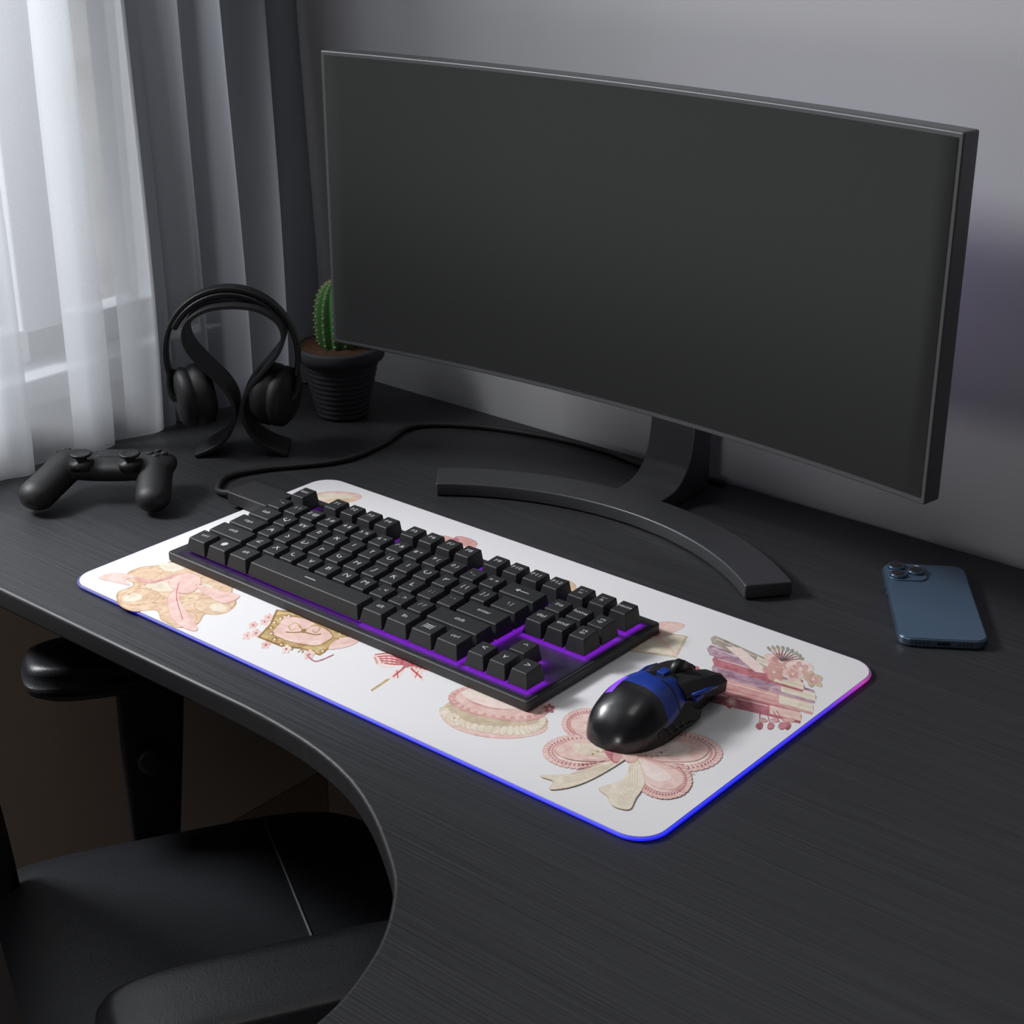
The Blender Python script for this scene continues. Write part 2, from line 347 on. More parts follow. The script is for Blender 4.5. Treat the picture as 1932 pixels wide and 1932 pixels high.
for cx,cy,sg_ in((-6,10,-1),(14,6,1)):
    m.stroke([(4,4),(cx+sg_*8,cy+9),(cx+sg_*20,cy+4),(cx+sg_*14,cy-5),(cx+sg_*6,cy-1)],2.6,'gold'); m.stroke([(4,2),(cx+sg_*12,cy-9),(cx+sg_*24,cy-8)],2.0,'goldD')
m.ell(4,4,5,4,0,'goldD')
for i in range(20):
    a=i*pi/10; cx=8+68*cos(a); cy=34*sin(a)-10*cos(a)
    m.stroke([(cx-5,cy-2),(cx,cy+3),(cx+5,cy),(cx+3,cy-3)],1.8,'goldD'); m.ell(cx,cy,2.4,1.8,0,'cream')
m.flower(25,-40,10,'pink','rose'); m.flower(-20,-30,9,'blush','rose'); m.blob([(88,-8),(112,-12),(95,-25),(60,-30),(66,-16)],'pink','pinkD'); m.stroke([(20,-40),(40,-52),(70,-40)],2,'rose'); m.done()
m=Motif('print_gingham_bow',(-1.270,1.3065),.000664,.00137)
m.stroke([(5,10),(-20,-15),(-60,-45)],4,'gold')
m.poly([(0,5),(-30,28),(-68,22),(-60,4),(-40,-4)],'blush'); m.poly([(0,5),(35,24),(60,8),(50,-8),(28,-10)],'blush'); m.poly([(0,0),(-22,-8),(-34,-24),(-12,-22)],'blush'); m.poly([(5,0),(30,-10),(34,-28),(12,-20)],'blush')
for i in range(6):
    m.stroke([(-64+i*11,20-abs(i-2)),(-56+i*9,5)],4,'pinkD'); m.stroke([(8+i*9,12+i*1),(10+i*8,-4-i)],4,'pinkD')
for i in range(5):
    m.stroke([(-64+i*5,22-i*4),(-30,24-i*5),(-2,7-i)],2.4,'red'); m.stroke([(4,7-i),(32,20-i*6),(56-i*3,8-i*4)],2.4,'red')
m.stroke([(-4,-2),(-24,-20)],3,'red'); m.stroke([(8,-4),(30,-22)],3,'red'); m.stroke([(-18,-8),(-14,-22)],2,'red'); m.stroke([(22,-9),(18,-22)],2,'red')
m.ell(0,4,8,7,0,'rose'); m.done()
m=Motif('print_macaron',(-1.120,1.2955),.000633,.001247)
m.ell(0,-22,100,30,-8,'pink','pinkD'); m.ell(5,-10,98,30,-8,'creamD','pinkD')
for i in range(22):
    a=-pi*.98+pi*.96*i/21; m.ell(2+92*cos(a),-12+27*sin(a)-10*cos(a),9,6,i*20,'cream','creamD',1)
m.ell(12,12,95,34,-8,'pinkD'); m.ell(12,14,92,32,-8,'pink')
for i in range(30):
    a=2*pi*i/30; m.ell(12+86*cos(a),12+28*sin(a)-10*cos(a),5,3,0,'pinkD')
m.ell(8,20,66,21,-8,'pinkD'); m.ell(8,21,64,20,-8,'blush'); m.ell(-10,28,34,8,-8,'cream'); m.flower(95,15,12,'pink','gold'); m.flower(108,0,10,'rose','cream'); m.flower(-70,-18,10,'cream','gold'); m.done()
m=Motif('print_lace_bow',(-.931,1.3155),.000602,.001126)
def lace(cx,cy,rx,ry,n0,n1):
    for i in range(23):
        a=math.radians(n0+(n1-n0)*i/22); m.ell(cx+rx*cos(a),cy+ry*sin(a),7,4.5,0,'pink','pinkD',1)
    m.ell(cx,cy,rx*.96,ry*.96,0,'blush',wob=0)
    for i in range(30):
        a=math.radians(n0+(n1-n0)*i/29); m.ell(cx+.93*rx*cos(a),cy+.93*ry*sin(a),2.2,1.6,0,'rose')
    for i in range(30):
        a=math.radians(n0+(n1-n0)*i/29); m.ell(cx+.83*rx*cos(a),cy+.83*ry*sin(a),3,2.0,0,'pinkD')
lace(-72,62,46,28,60,300); lace(-95,8,62,28,60,300); lace(92,8,76,34,-100,110); lace(55,-42,46,32,180,400)
m.blob([(0,4),(-40,46),(-78,78),(-104,70),(-100,46),(-60,22)],'pink'); m.blob([(0,0),(-50,30),(-110,28),(-140,8),(-110,-8),(-50,-10)],'pink','pinkD')
m.blob([(0,0),(50,34),(110,36),(150,14),(120,-10),(50,-10)],'pink','pinkD'); m.blob([(4,-6),(60,-14),(94,-40),(70,-62),(34,-56),(10,-30)],'pink','pinkD')
m.blob([(-6,2),(-50,22),(-104,20),(-96,4),(-46,-4)],'cream'); m.blob([(6,2),(56,24),(112,24),(108,4),(52,-2)],'blush'); m.blob([(10,-8),(50,-20),(70,-42),(36,-46)],'blush'); m.blob([(-6,10),(-50,44),(-80,60),(-70,44)],'blush')
m.blob([(-8,-4),(-60,-16),(-110,-34),(-168,-38),(-146,-48),(-152,-62),(-108,-56),(-60,-36)],'cream','creamD')
m.blob([(0,-8),(-16,-44),(-62,-60),(-50,-74),(-42,-90),(-14,-96),(0,-78),(20,-50),(14,-12)],'cream','creamD')
for s_ in (-1,1):
    for i in range(8): m.stroke([(s_*8,0),(s_*(30+8*i),16-6*i),(s_*(58+8*i),28-9*i)],1.0,'pinkD')
for q in range(4): m.stroke([(-20-q*4,-10-q*2),(-70,-26-q*4),(-130,-42-q*3)],.8,'creamD'); m.stroke([(-2+q*4,-18),(-8+q*5,-50),(-30+q*6,-80)],.8,'creamD')
for i in range(14): m.ell(-70+i*10,2+6*sin(i),2.6,2,0,'gold')
m.ell(-35,4,10,20,30,'rose','pinkD'); m.ell(-22,2,9,16,-30,'pinkD'); m.ell(0,0,15,13,0,'pink','pinkD'); m.done()
m=Motif('print_books_and_flowers',(-.916,1.560),.000654,.00133)
def book(cx,cy,w,h,a,cover,page):
    r=math.radians(a); q=lambda x,y:(cx+x*cos(r)-y*sin(r),cy+x*sin(r)+y*cos(r))
    m.poly([q(-w,-h),q(w,-h),q(w+4,0),q(w,h),q(-w,h),q(-w-6,0)],cover); m.poly([q(w*.35,-h*.6),q(w+2,-h*.6),q(w+2,h*.6),q(w*.35,h*.6)],page)
    m.stroke([q(w*.38,0),q(w,0)],1,'creamD'); m.stroke([q(-w+4,h*.4),q(w*.3,h*.4)],1.5,'blush'); m.stroke([q(-w+4,-h*.5),q(w*.3,-h*.5)],1.2,'rose')
book(-20,-48,80,13,-14,'rose','pink'); book(0,-28,88,13,-16,'pinkD','cream'); book(10,-6,90,13,-17,'mauve','cream'); book(5,12,80,12,-18,'rose','cream'); book(-5,32,76,11,-20,'mauve','cream'); book(-10,50,62,10,-28,'sage','cream')
m.poly([(-45,65),(-15,62),(30,10),(0,14)],'blush')
for x,y,r_,c_ in((55,35,30,'pink'),(88,20,26,'blush'),(35,14,20,'pinkD'),(70,10,18,'pink'),(105,0,18,'creamD'),(-110,10,16,'rose'),(-95,-10,14,'pinkD'),(-60,-42,14,'rose')): m.flower(x,y,r_,c_,'rose'); m.flower(x,y,r_*.6,'pinkD','cream')
for i in range(9):
    a=.2+i*.22; m.stroke([(55,35),(55+40*cos(a),35+26*sin(a))],1.3,'dark'); m.ell(55+42*cos(a),35+27*sin(a),5,3,a*57,'sage')
for x in(-20,0,20,30): m.stroke([(x*.6,-58),(x,-84)],1.5,'rose'); m.ell(x,-84,8,5,40,'rose'); m.ell(x+10,-74,7,4,0,'pinkD')
m.done()
m=Motif('print_gift_box',(-1.078,1.5736),.000688,.00147)
m.poly([(-80,-25),(30,-40),(60,0),(-30,14)],'creamD'); m.poly([(-76,-23),(28,-36),(54,-1),(-30,11)],'cream'); m.blob([(-10,-6),(40,10),(56,22),(20,28),(-10,16)],'pink','pinkD'); m.blob([(-8,0),(-40,20),(-20,32),(5,14)],'pinkD','rose'); m.stroke([(0,0),(20,-20),(30,-38)],6,'pink'); m.ell(0,6,8,7,0,'rose'); m.done()
m=Motif('print_sweets',(-1.729,1.632),.000825,.0021)
m.ell(0,0,46,11,0,'pink','pinkD',1); m.ell(-5,1,36,7,0,'cream'); m.ell(10,-6,30,4,0,'tan'); m.done()
m=Motif('print_pink_bow',(-1.479,1.630),.00078,.00188)
m.ell(-20,2,20,6,-10,'pinkD','rose',1); m.ell(20,-2,22,7,-15,'pinkD','rose',1); m.ell(0,0,7,5,0,'rose'); m.stroke([(0,0),(20,-10),(40,-12)],4,'pinkD'); m.done()
m=Motif('print_biscuit',(-1.260,1.618),.00073,.00168)
m.ell(-5,0,22,10,-15,'tan','tanD',1); m.done()
# ------------------------------------------------------------ keyboard
kb=grp('keyboard',(-1.42,1.45,.007))
cx0,cx1,cy0,cy1=-1.746,-1.080,1.314,1.586
V,F=prism(rrect(cx0,cy0,cx1,cy1,.006,4),.0068,.0205); add('case',V,F,M_case,kb,bevel=.0025)
ux,uy=.0345,.0372; kx0=-1.722; ky0=1.3275
keys=[]
rowy=[0,1,2,3,4,5.3]
def row(r,items,x=0):
    for it in items:
        if isinstance(it,(int,float)): x+=it; continue
        l,w=it if isinstance(it,tuple) else (it,1)
        keys.append((x,rowy[r],w,l)); x+=w
row(5,['esc',1,'F1','F2','F3','F4',.5,'F5','F6','F7','F8',.5,'F9','F10','F11','F12',.25,'prt sc','scr lk','pause'])
row(4,['` ~']+[a for a in ['1 !','2 @','3 #','4 $','5 %','6 ^','7 &','8 *','9 (','0 )','- _','= +']]+[('<--',2),.25,'ins','home','pg up'])
row(3,[('tab',1.5)]+list('QWERTYUIOP')+['[ {','] }',('\\ |',1.5),.25,'del','end','pg dn'])
row(2,[('caps',1.75)]+list('ASDFGHJKL')+['; :',"' \"",('enter',2.25)])
row(1,[('shift',2.25)]+list('ZXCVBNM')+[', <','. >','/ ?',('shift',2.75),1.25,'^'])
row(0,[('ctrl',1.25),('*mark',1.25),('alt',1.25),('_',6.25),('alt',1.25),('fn',1.25),('*menu',1.25),('ctrl',1.25),.25,'<','v','>'])
kp=[];rects=[];lg=[]
for x,y,w,l in keys:
    x0=kx0+x*ux+.0012; x1=kx0+(x+w)*ux-.0012; y0=ky0+y*uy+.0012; y1=ky0+(y+1)*uy-.0012
    tz=.046; zb=.0250
    tx=.0042; 
    rise={0:.0,1:.0,2:.0,3:.001,4:.002,5.3:.003}[y]
    tx0,tx1,ty0,ty1=x0+tx,x1-tx,y0+.0042,y1-.002
    v=[(x0,y0,zb),(x1,y0,zb),(x1,y1,zb),(x0,y1,zb),(tx0,ty0,tz+rise-.001),(tx1,ty0,tz+rise-.001),(tx1,ty1,tz+rise+.001),(tx0,ty1,tz+rise+.001)]
    kp.append((v,[(3,2,1,0),(4,5,6,7),(0,1,5,4),(1,2,6,5),(2,3,7,6),(3,0,4,7)]))
    rects.append((x0,y0,x1,y1))
    mx,my=(x0+x1)/2,(y0+y1)/2
    kp.append(box((mx-.008,my-.008,.0212),(mx+.008,my+.008,zb+.001)))
    lg.append((l,(tx0+tx1)/2,(ty0+ty1)/2,tz+rise+.0004,w,(ty1-ty0)))
V,F,I=merge(kp); add('keycaps',V,F,M_key,kb,bevel=.0014,seg=2)
gx0,gx1,gy0,gy1=kx0-.008,kx0+18.25*ux+.007,ky0-.008,ky0+6.3*uy+.008
NX,NY=330,125; V=[];F=[];G=[]
for j in range(NY+1):
    y=gy0+(gy1-gy0)*j/NY
    cand=[r for r in rects if r[1]-.03<y<r[3]+.03]
    for i in range(NX+1):
        x=gx0+(gx1-gx0)*i/NX; d2=1
        for r in cand:
            if r[0]-.03<x<r[2]+.03:
                dx=max(r[0]-x,0,x-r[2]); dy=max(r[1]-y,0,y-r[3]); q=dx*dx+dy*dy
                if q<d2: d2=q
        d=math.sqrt(d2); edge=min(x-gx0,gx1-x,y-gy0,gy1-y)/.006
        g=(1.0*math.exp(-d/.0036)+.12*math.exp(-d/.02))*min(1,max(0,edge))
        s=(x-gx0)/(gx1-gx0); fr_=(y-gy0)/(gy1-gy0)
        g*=.22+.95*min(1,max(0,(s-.05)/.6))
        if fr_<.06 and s<.55: g*=.35
        V.append((x,y,.0211)); G.append(g)
for j in range(NY):
    for i in range(NX):
        a=j*(NX+1)+i; F.append((a,a+1,a+NX+2,a+NX+1))
o=add('backlight_plate',V,F,M_glow,kb)
ca_=o.data.attributes.new('glow','FLOAT','POINT'); ca_.data.foreach_set('value',G)
def textmesh(s,size):
    cu=bpy.data.curves.new('t','FONT'); cu.body=s; cu.size=size; cu.align_x='CENTER'; cu.align_y='CENTER'; cu.resolution_u=2
    o=bpy.data.objects.new('t',cu); bpy.context.collection.objects.link(o); bpy.context.view_layer.update()
    me=bpy.data.meshes.new_from_object(o.evaluated_get(bpy.context.evaluated_depsgraph_get()))
    v=[tuple(x.co) for x in me.vertices]; fc=[tuple(p.vertices) for p in me.polygons]
    bpy.data.objects.remove(o); bpy.data.curves.remove(cu); bpy.data.meshes.remove(me)
    return v,fc
tp=[]
for l,x,y,z,w,d in lg:
    if l=='*mark':
        tp.append(prism([(x+.005*cos(a),y+.006*sin(a)) for a in [2*pi*i/6 for i in range(6)]],z,z+.0002)); continue
    if l=='*menu':
        for k in(-1,0,1): tp.append(box((x-.005,y+k*.0035-.0007,z),(x+.005,y+k*.0035+.0007,z+.0002)))
        tp.append(box((x-.007,y-.006,z),(x-.0062,y+.006,z+.0002))); tp.append(box((x+.0062,y-.006,z),(x+.007,y+.006,z+.0002))); continue
    if l=='_':
        tp.append(box((x-.01,y-.0008,z),(x+.01,y+.0008,z+.0002))); continue
    if l=='<--':
        tp.append(box((x-.009,y-.0006,z),(x+.01,y+.0006,z+.0002))); tp.append(prism([(x-.012,y),(x-.006,y+.004),(x-.006,y-.004)],z,z+.0002)); continue
    size=.0155 if len(l)==1 else (.0115 if len(l)<=3 else .0097)
    if ' ' in l and len(l)>3: l=l.replace(' ','\n'); size=.0087
    v,fc=textmesh(l,size)
    tp.append(([(x+p[0],y+.002+p[1],z) for p in v],fc))
V,F,I=merge(tp); add('legends',V,F,M_legend,kb)
V,F=prism(rrect(-1.838,1.505,-1.747,1.562,.005,4),.0085,.028); add('cable_connector',V,F,M_case,kb,bevel=.002)
cab=spline([(-1.838,1.530,.018),(-1.870,1.527,.010),(-1.897,1.537,.0052),(-1.925,1.582,.0052),(-1.905,1.643,.0052),(-1.838,1.745,.0052),(-1.836,1.842,.0052),(-1.856,1.942,.0052),(-1.775,2.012,.0052),(-1.648,2.052,.0052),(-1.534,2.062,.0052),(-1.444,2.052,.0052),(-1.38,2.062,.0052),(-1.30,2.07,.0052)],10)
V,F=tube(cab,.005,10); add('cable',V,F,M_mattblk,kb,True)
# ------------------------------------------------------------ monitor (curved)
mo=grp('computer_monitor',(-1.345,1.9,0))
mx0,mx1,my0,mz0,mz1=-1.872,-.822,1.776,.194,.655
mc=(mx0+mx1)/2; hw_=(mx1-mx0)/2; sag=.045
def curved(x0,x1,d0,d1,z0,z1,n=40):
    V=[];F=[]
    for i in range(n+1):
        x=x0+(x1-x0)*i/n; u=(x-mc)/hw_; y=my0+sag*(1-u*u); sl=-2*sag*u/hw_; L_=math.hypot(1,sl); nx,ny=-sl/L_,1/L_
        for d,z in((d0,z0),(d1,z0),(d1,z1),(d0,z1)): V.append((x+nx*d,y+ny*d,z))
    for i in range(n):
        for k in range(4): F.append((i*4+k,(i+1)*4+k,(i+1)*4+(k+1)%4,i*4+(k+1)%4))
    F.append((0,1,2,3)); F.append((n*4+3,n*4+2,n*4+1,n*4))
    return V,F
V,F=curved(mx0,mx1,0,.031,mz0,mz1); add('housing',V,F,M_bezel,mo,bevel=.003,seg=3,angle=50)
V,F=curved(mx0+.007,mx1-.007,-.0012,.004,mz0+.009,mz1-.007); o=add('screen',V,F,M_screen,mo)
for p in o.data.polygons: p.use_smooth=abs(p.normal.y)>.9
V,F=prism(rrect(mc-.25,.27,mc+.25,.56,.04,6),0,.035); V=[(x,my0+sag+.026+z,y) for x,y,z in V]; add('back_cover',V,F,M_mattblk,mo,bevel=.008)
V,F=box((-1.40,1.87,.36),(-1.29,2.0,.46)); add('mount',V,F,M_mattblk,mo,bevel=.006)
nx0,nx1=-1.395,-1.312
fr=spline([(2.0,.46,0),(2.0,.3,0),(2.0,.16,0),(1.997,.10,0),(1.985,.055,0),(1.955,.028,0),(1.915,.022,0),(1.885,.020,0)],6)
bk=[(1.885,.0015),(2.045,.0015),(2.045,.46)]
prof=[(p[0],p[1]) for p in fr]+bk
n=len(prof); V=[(nx0,y,z) for y,z in prof]+[(nx1,y,z) for y,z in prof]
F=[tuple(range(n)),tuple(range(2*n-1,n-1,-1))]+[(i,n+i,n+(i+1)%n,(i+1)%n) for i in range(n)]
add('neck',V,F,M_metal,mo,bevel=.002,angle=60)
cc=(-1.338,1.40)
A=[math.radians(129.5-79*i/40) for i in range(41)]
arc=[(cc[0]+.515*cos(a),cc[1]+.515*sin(a)) for a in A]+[(cc[0]+.447*cos(a),cc[1]+.447*sin(a)) for a in A[::-1]]
V,F=prism(arc,.0015,.023); add('stand_base',V,F,M_metal,mo,bevel=.003,seg=2,angle=50)
# ------------------------------------------------------------ mouse
ms=grp('computer_mouse',(-.957,1.405,.006))
tab=[(0,.008,.005),(.03,.024,.021),(.08,.0345,.034),(.16,.0430,.046),(.3,.0475,.057),(.45,.0455,.060),(.58,.0405,.055),(.70,.0335,.047),(.85,.0285,.038),(.96,.026,.030),(1,.024,.024)]
prof_=spline(tab,8)
V=[];F=[];I=[]; na=48; nt_=len(prof_)-1
M_gloss=mat('glossy_black',(.010,.010,.012),.27,noise=.1,coat=.2)
M_blue=mat('blue_plastic',(.012,.045,.32),.36,noise=.1,coat=.2)
M_blueled=mat('violet_led',(.1,.02,.3),.4,emit=(.22,.06,1),es=.9,noise=.05)
my_,mL=1.306,.186
for j,(t,hw,h) in enumerate(prof_):
    xc=-.964+.008*t
    for i in range(na+1):
        a=pi*i/na; c_,s_=cos(a),sin(a)
        x=hw*math.copysign(abs(c_)**.72,c_); z=h*abs(s_)**.85
        if t>.5 and abs(x)<.006 and s_>.5: z-=.003
        V.append((xc+x,my_+mL*t,.0066+z))
for j in range(nt_):
    for i in range(na):
        a=j*(na+1)+i; F.append((a,a+1,a+na+2,a+na+1))
        t=(prof_[j][0]+prof_[j+1][0])/2; g=(i+.5)/na; m_=0
        if .34<t<.60 and .06<g<.94: m_=1
        if .50<t<.6 and .43<g<.57: m_=3
        if .475<t<.492 and .06<g<.43: m_=3
        if .22<t<.40 and .60<g<.69: m_=2
        if t>=.60 and m_!=2: m_=3
        I.append(m_)
F.append(tuple(range(na,-1,-1))); I.append(0); F.append(tuple(nt_*(na+1)+i for i in range(na+1))); I.append(3)
add('shell',V,F,[M_gloss,M_blue,M_blueled,M_mattblk],ms,True,midx=I)
for s_,nm in((-1,'left'),(1,'right')):
    xc=-.957
    sec=[(1.412,.004,.034,.058,.047,.043),(1.440,.0055,.041,.055,.044,.036),(1.468,.0065,.043,.047,.038,.027),(1.492,.008,.040,.038,.032,.021),(1.498,.012,.034,.031,.028,.021)]
    V=[]
    for y,xi,xo,zi,zo,zbm in sec:
        V+=[(xc+s_*xi,y,zbm),(xc+s_*xi,y,zi),(xc+s_*(xi*.35+xo*.65),y,(zi*.45+zo*.55)+.004),(xc+s_*xo,y,zo),(xc+s_*xo*.97,y,zbm-.004)]
    F=[(j*5+k,j*5+(k+1)%5,(j+1)*5+(k+1)%5,(j+1)*5+k) for j in range(4) for k in range(5)]+[(0,1,2,3,4),(24,23,22,21,20)]
    add(nm+'_button',V,F,M_mattblk,ms,bevel=.002,seg=2,angle=20)
    V,F=tube([(xc+s_*.0395,1.418,.0455),(xc+s_*.0425,1.442,.0420),(xc+s_*.0435,1.464,.0380)],[.0020,.0030,.0016],8)
    add(nm+'_accent',V,F,M_blue,ms,True)
V,F=disc_axis((-.958-.005,1.446,.053),(1,0,0),.013,[(.85,0),(1,.002),(1,.009),(.85,.011)],24); add('scroll_wheel',V,F,M_blk,ms,True)
V,F=box((-.964,1.410,.058),(-.953,1.424,.0640)); add('dpi_button',V,F,M_blue,ms,bevel=.001)
for s_,nm in((-1,'left'),(1,'right')):
    wing=[(1.353,.0075),(1.350,.024),(1.366,.036),(1.396,.040),(1.414,.036),(1.420,.028),(1.432,.022),(1.430,.010),(1.422,.0075)]
    n=len(wing); xi=-.959+s_*.030; 
    V=[(xi,y,z) for y,z in wing]+[(-.959+s_*(.0475-(.010 if z>.035 else 0)-(.004 if z<.01 else 0)),y,z) for y,z in wing]
    F=[tuple(range(n-1,-1,-1)),tuple(range(n,2*n))]+[(i,(i+1)%n,n+(i+1)%n,n+i) for i in range(n)]
    add(nm+'_side_grip',V,F,M_mattblk,ms,bevel=.0025)
    P=[]
    for k in range(3):
        P.append(tube([(-.959+s_*.0478,1.362+k*.012,.026),(-.959+s_*.0480,1.372+k*.012,.017),(-.959+s_*.0480,1.396+k*.008,.017-.001*k)],.0010,6))
    V,F,I=merge(P); add(nm+'_grip_lines',V,F,M_case,ms)
P=[box((-.927,1.424,.033),(-.9155,1.440,.0395)),box((-.927,1.444,.031),(-.9165,1.462,.037))]
V,F,I=merge(P); add('side_buttons',V,F,M_blue,ms,bevel=.0012)
# ------------------------------------------------------------ phone
M_phone=mat('blue_phone_glass',(.078,.132,.205),.36,metal=.2,noise=.04,coat=.4)
M_phoneF=mat('phone_frame',(.14,.20,.28),.28,metal=.8,noise=.04)
M_lens=mat('camera_lens',(.004,.004,.006),.08,noise=.1,coat=1)
PX=(-.846,1.886,0)
ph=grp('smartphone',PX); fp=frame(PX,math.radians(34))
pw,pl=.057,.1145
V,F=prism(rrect(-pw,-pl,pw,pl,.018,8),.0012,.0125); add('frame',*tr(fp,(V,F)),M_phoneF,ph,bevel=.002,seg=3)
V,F=prism(rrect(-pw+.002,-pl+.002,pw-.002,pl-.002,.016,8),.0124,.0134); add('back_glass',*tr(fp,(V,F)),M_phone,ph,bevel=.0004)
V,F=prism(rrect(-pw+.005,pl-.058,-pw+.058,pl-.005,.014,8),.0133,.0155); add('camera_plate',*tr(fp,(V,F)),M_phone,ph,bevel=.001)
P=[];Q=[]
for a,b in((-pw+.0185,pl-.0185),(-pw+.0185,pl-.0445),(-pw+.044,pl-.0315)):
    P.append(tr(fp,lathe([(.0118,.0155),(.0118,.019),(.0105,.0196),(.0085,.0192)],28,(a,b,0))))
    Q.append(tr(fp,lathe([(.0085,.0185),(.0085,.0196),(.004,.0198),(.001,.0198)],24,(a,b,0))))
V,F,I=merge(P); add('lens_rings',V,F,M_phoneF,ph,True); V,F,I=merge(Q); add('lenses',V,F,M_lens,ph)
V,F=lathe([(.0035,.0155),(.0035,.0162)],16,(-pw+.047,pl-.014,0)); add('flash',*tr(fp,(V,F)),mat('flash',(.8,.78,.7),.4,noise=.02),ph)
P=[tr(fp,box((-.008,-pl-.0004,.005),(.008,-pl+.003,.009)))]+[tr(fp,box((s_*(.02+.005*k)-.001,-pl-.0004,.006),(s_*(.02+.005*k)+.001,-pl+.002,.008))) for s_ in(-1,1) for k in range(4)]
V,F,I=merge(P); add('ports',V,F,M_lens,ph)
P=[tr(fp,box((-pw-.0012,.02+k*.022,.0045),(-pw+.001,.036+k*.022,.009))) for k in range(2)]; V,F,I=merge(P); add('side_keys',V,F,M_phoneF,ph)
# ------------------------------------------------------------ controller
GO=(-2.002,1.394,0)
gc=grp('game_controller',GO)
_g=frame(GO,yaw)
def fc_(p): return _g((p[0],p[1],p[2]*.84+.001))
def cap(a,b,ra,rb,n=10):
    a=Vector(a);b=Vector(b);out=[]
    for i in range(n+1):
        t=i/n; out.append(ellipsoid(tuple(a.lerp(b,t)),(ra+(rb-ra)*t,)*3,20,12))
    return out
parts=cap((-.058,.035,.056),(-.088,-.034,.033),.029,.0295)+cap((.080,.028,.052),(.088,-.038,.029),.028,.0275)
parts+=[ellipsoid((.012,.034,.055),(.085,.038,.021),32,16,.75),ellipsoid((-.05,.04,.06),(.042,.036,.020),24,14,.85),ellipsoid((.075,.036,.058),(.038,.036,.020),24,14,.85)]
V,F,I=merge([tr(fc_,p) for p in parts]); o=add('body',V,F,M_mattblk,gc,True)
r=o.modifiers.new('remesh','REMESH'); r.mode='VOXEL'; r.voxel_size=.0020; r.use_smooth_shade=True
r=o.modifiers.new('smooth','SMOOTH'); r.factor=.6; r.iterations=8
P=[]
for a in(-.029,.046):
    P.append(tr(fc_,lathe([(.019,.062),(.019,.076),(.009,.078),(.0085,.085),(.0155,.087),(.0168,.090),(.0155,.0925),(.011,.0905),(.002,.0905)],28,(a,.012,0))))
V,F,I=merge(P); add('thumb_sticks',V,F,M_blk,gc,True)
P=[tr(fc_,box((-.075,.040,.070),(-.047,.049,.0815))),tr(fc_,box((-.0655,.031,.070),(-.0565,.058,.0815)))]
for a,b in((.082,.052),(.082,.030),(.071,.041),(.093,.041)): P.append(tr(fc_,lathe([(.0055,.066),(.0055,.0800),(.004,.0808)],16,(a,b,0))))
V,F,I=merge(P); add('buttons',V,F,M_blk,gc,bevel=.001)
V,F=tr(fc_,prism(rrect(-.012,.03,.035,.06,.006,4),.07,.0775)); add('touch_panel',V,F,M_blk,gc,bevel=.002)
P=[tr(fc_,box((a,.060,.05),(a+.035,.074,.066))) for a in(-.075,.062)]; V,F,I=merge(P); add('shoulder_buttons',V,F,M_blk,gc,bevel=.004)
# ------------------------------------------------------------ headphone stand & headphones
HC=(-2.011,1.680,0); fh=frame(HC,math.radians(42))
def ribbon(path,hw,th):
    n=len(path);V=[];F=[]
    for i,p in enumerate(path):
        a=Vector(path[max(i-1,0)][:2]);b=Vector(path[min(i+1,n-1)][:2]);t=(b-a).normalized(); nn=Vector((-t.y,t.x))*th/2
        for s1,s2 in((-1,-1),(1,-1),(1,1),(-1,1)):
            V.append((p[0]+nn.x*s2,s1*hw,p[1]+nn.y*s2))
    for i in range(n-1):
        for k in range(4): F.append((i*4+k,i*4+(k+1)%4,(i+1)*4+(k+1)%4,(i+1)*4+k))
    F.append((3,2,1,0)); F.append(tuple((n-1)*4+k for k in range(4)))
    return V,F
hs=grp('headphone_stand',HC)
half=[(-.076,.0035),(-.05,.014),(-.026,.030),(-.010,.058),(-.007,.090),(-.020,.120),(-.048,.152),(-.072,.182),(-.080,.208),(-.072,.232),(-.047,.250),(-.018,.257)]
c0=.008
full=[(x+c0,y,0) for x,y in half]+[(-x+c0,y,0) for x,y in half[::-1]]
V,F=ribbon(spline(full,6),.036,.0065); add('ribbon',*tr(fh,(V,F)),M_ribbon,hs,bevel=.001)
hp=grp('headphones',(HC[0],HC[1],.05))
band=[]
for i in range(33):
    a=math.radians(-18+216*i/32); band.append((.000+.108*cos(a),.168+.113*sin(a)))
V,F=ribbon(band,.013,.008); add('headband',*tr(fh,(V,F)),M_blk,hp,bevel=.0025)
pad_=[]
for i in range(25):
    a=math.radians(28+124*i/24); pad_.append((.000+.1015*cos(a),.1655+.106*sin(a)))
V,F=ribbon(pad_,.016,.010); add('headband_padding',*tr(fh,(V,F)),M_leather,hp,bevel=.003)
for s_,nm in((-1,'left'),(1,'right')):
    ax=(s_*.93,-.36,-.10 ); cxp=.000+s_*.068
    V,F=disc_axis((cxp,0,.098),ax,.052,[(.80,-.026),(.96,-.024),(1.0,-.014),(1.0,-.002),(.93,.003),(.93,.006),(.98,.009),(.96,.020),(.8,.027),(.4,.030)],40)
    add(nm+'_ear_cup',*tr(fh,(V,F)),M_mattblk,hp,True)
    V,F=disc_axis((cxp,0,.098),ax,.040,[(1,-.030),(1,-.024)],32); add(nm+'_cushion',*tr(fh,(V,F)),M_leather,hp,True)
    yk=spline([(.000+s_*.103,0,.145),(.000+s_*.106,-.006,.125),(.000+s_*.102,-.010,.105),(.000+s_*.094,-.012,.095)],6)
    V,F=tube(yk,.0065,10); add(nm+'_yoke',*tr(fh,(V,F)),M_blk,hp,True)
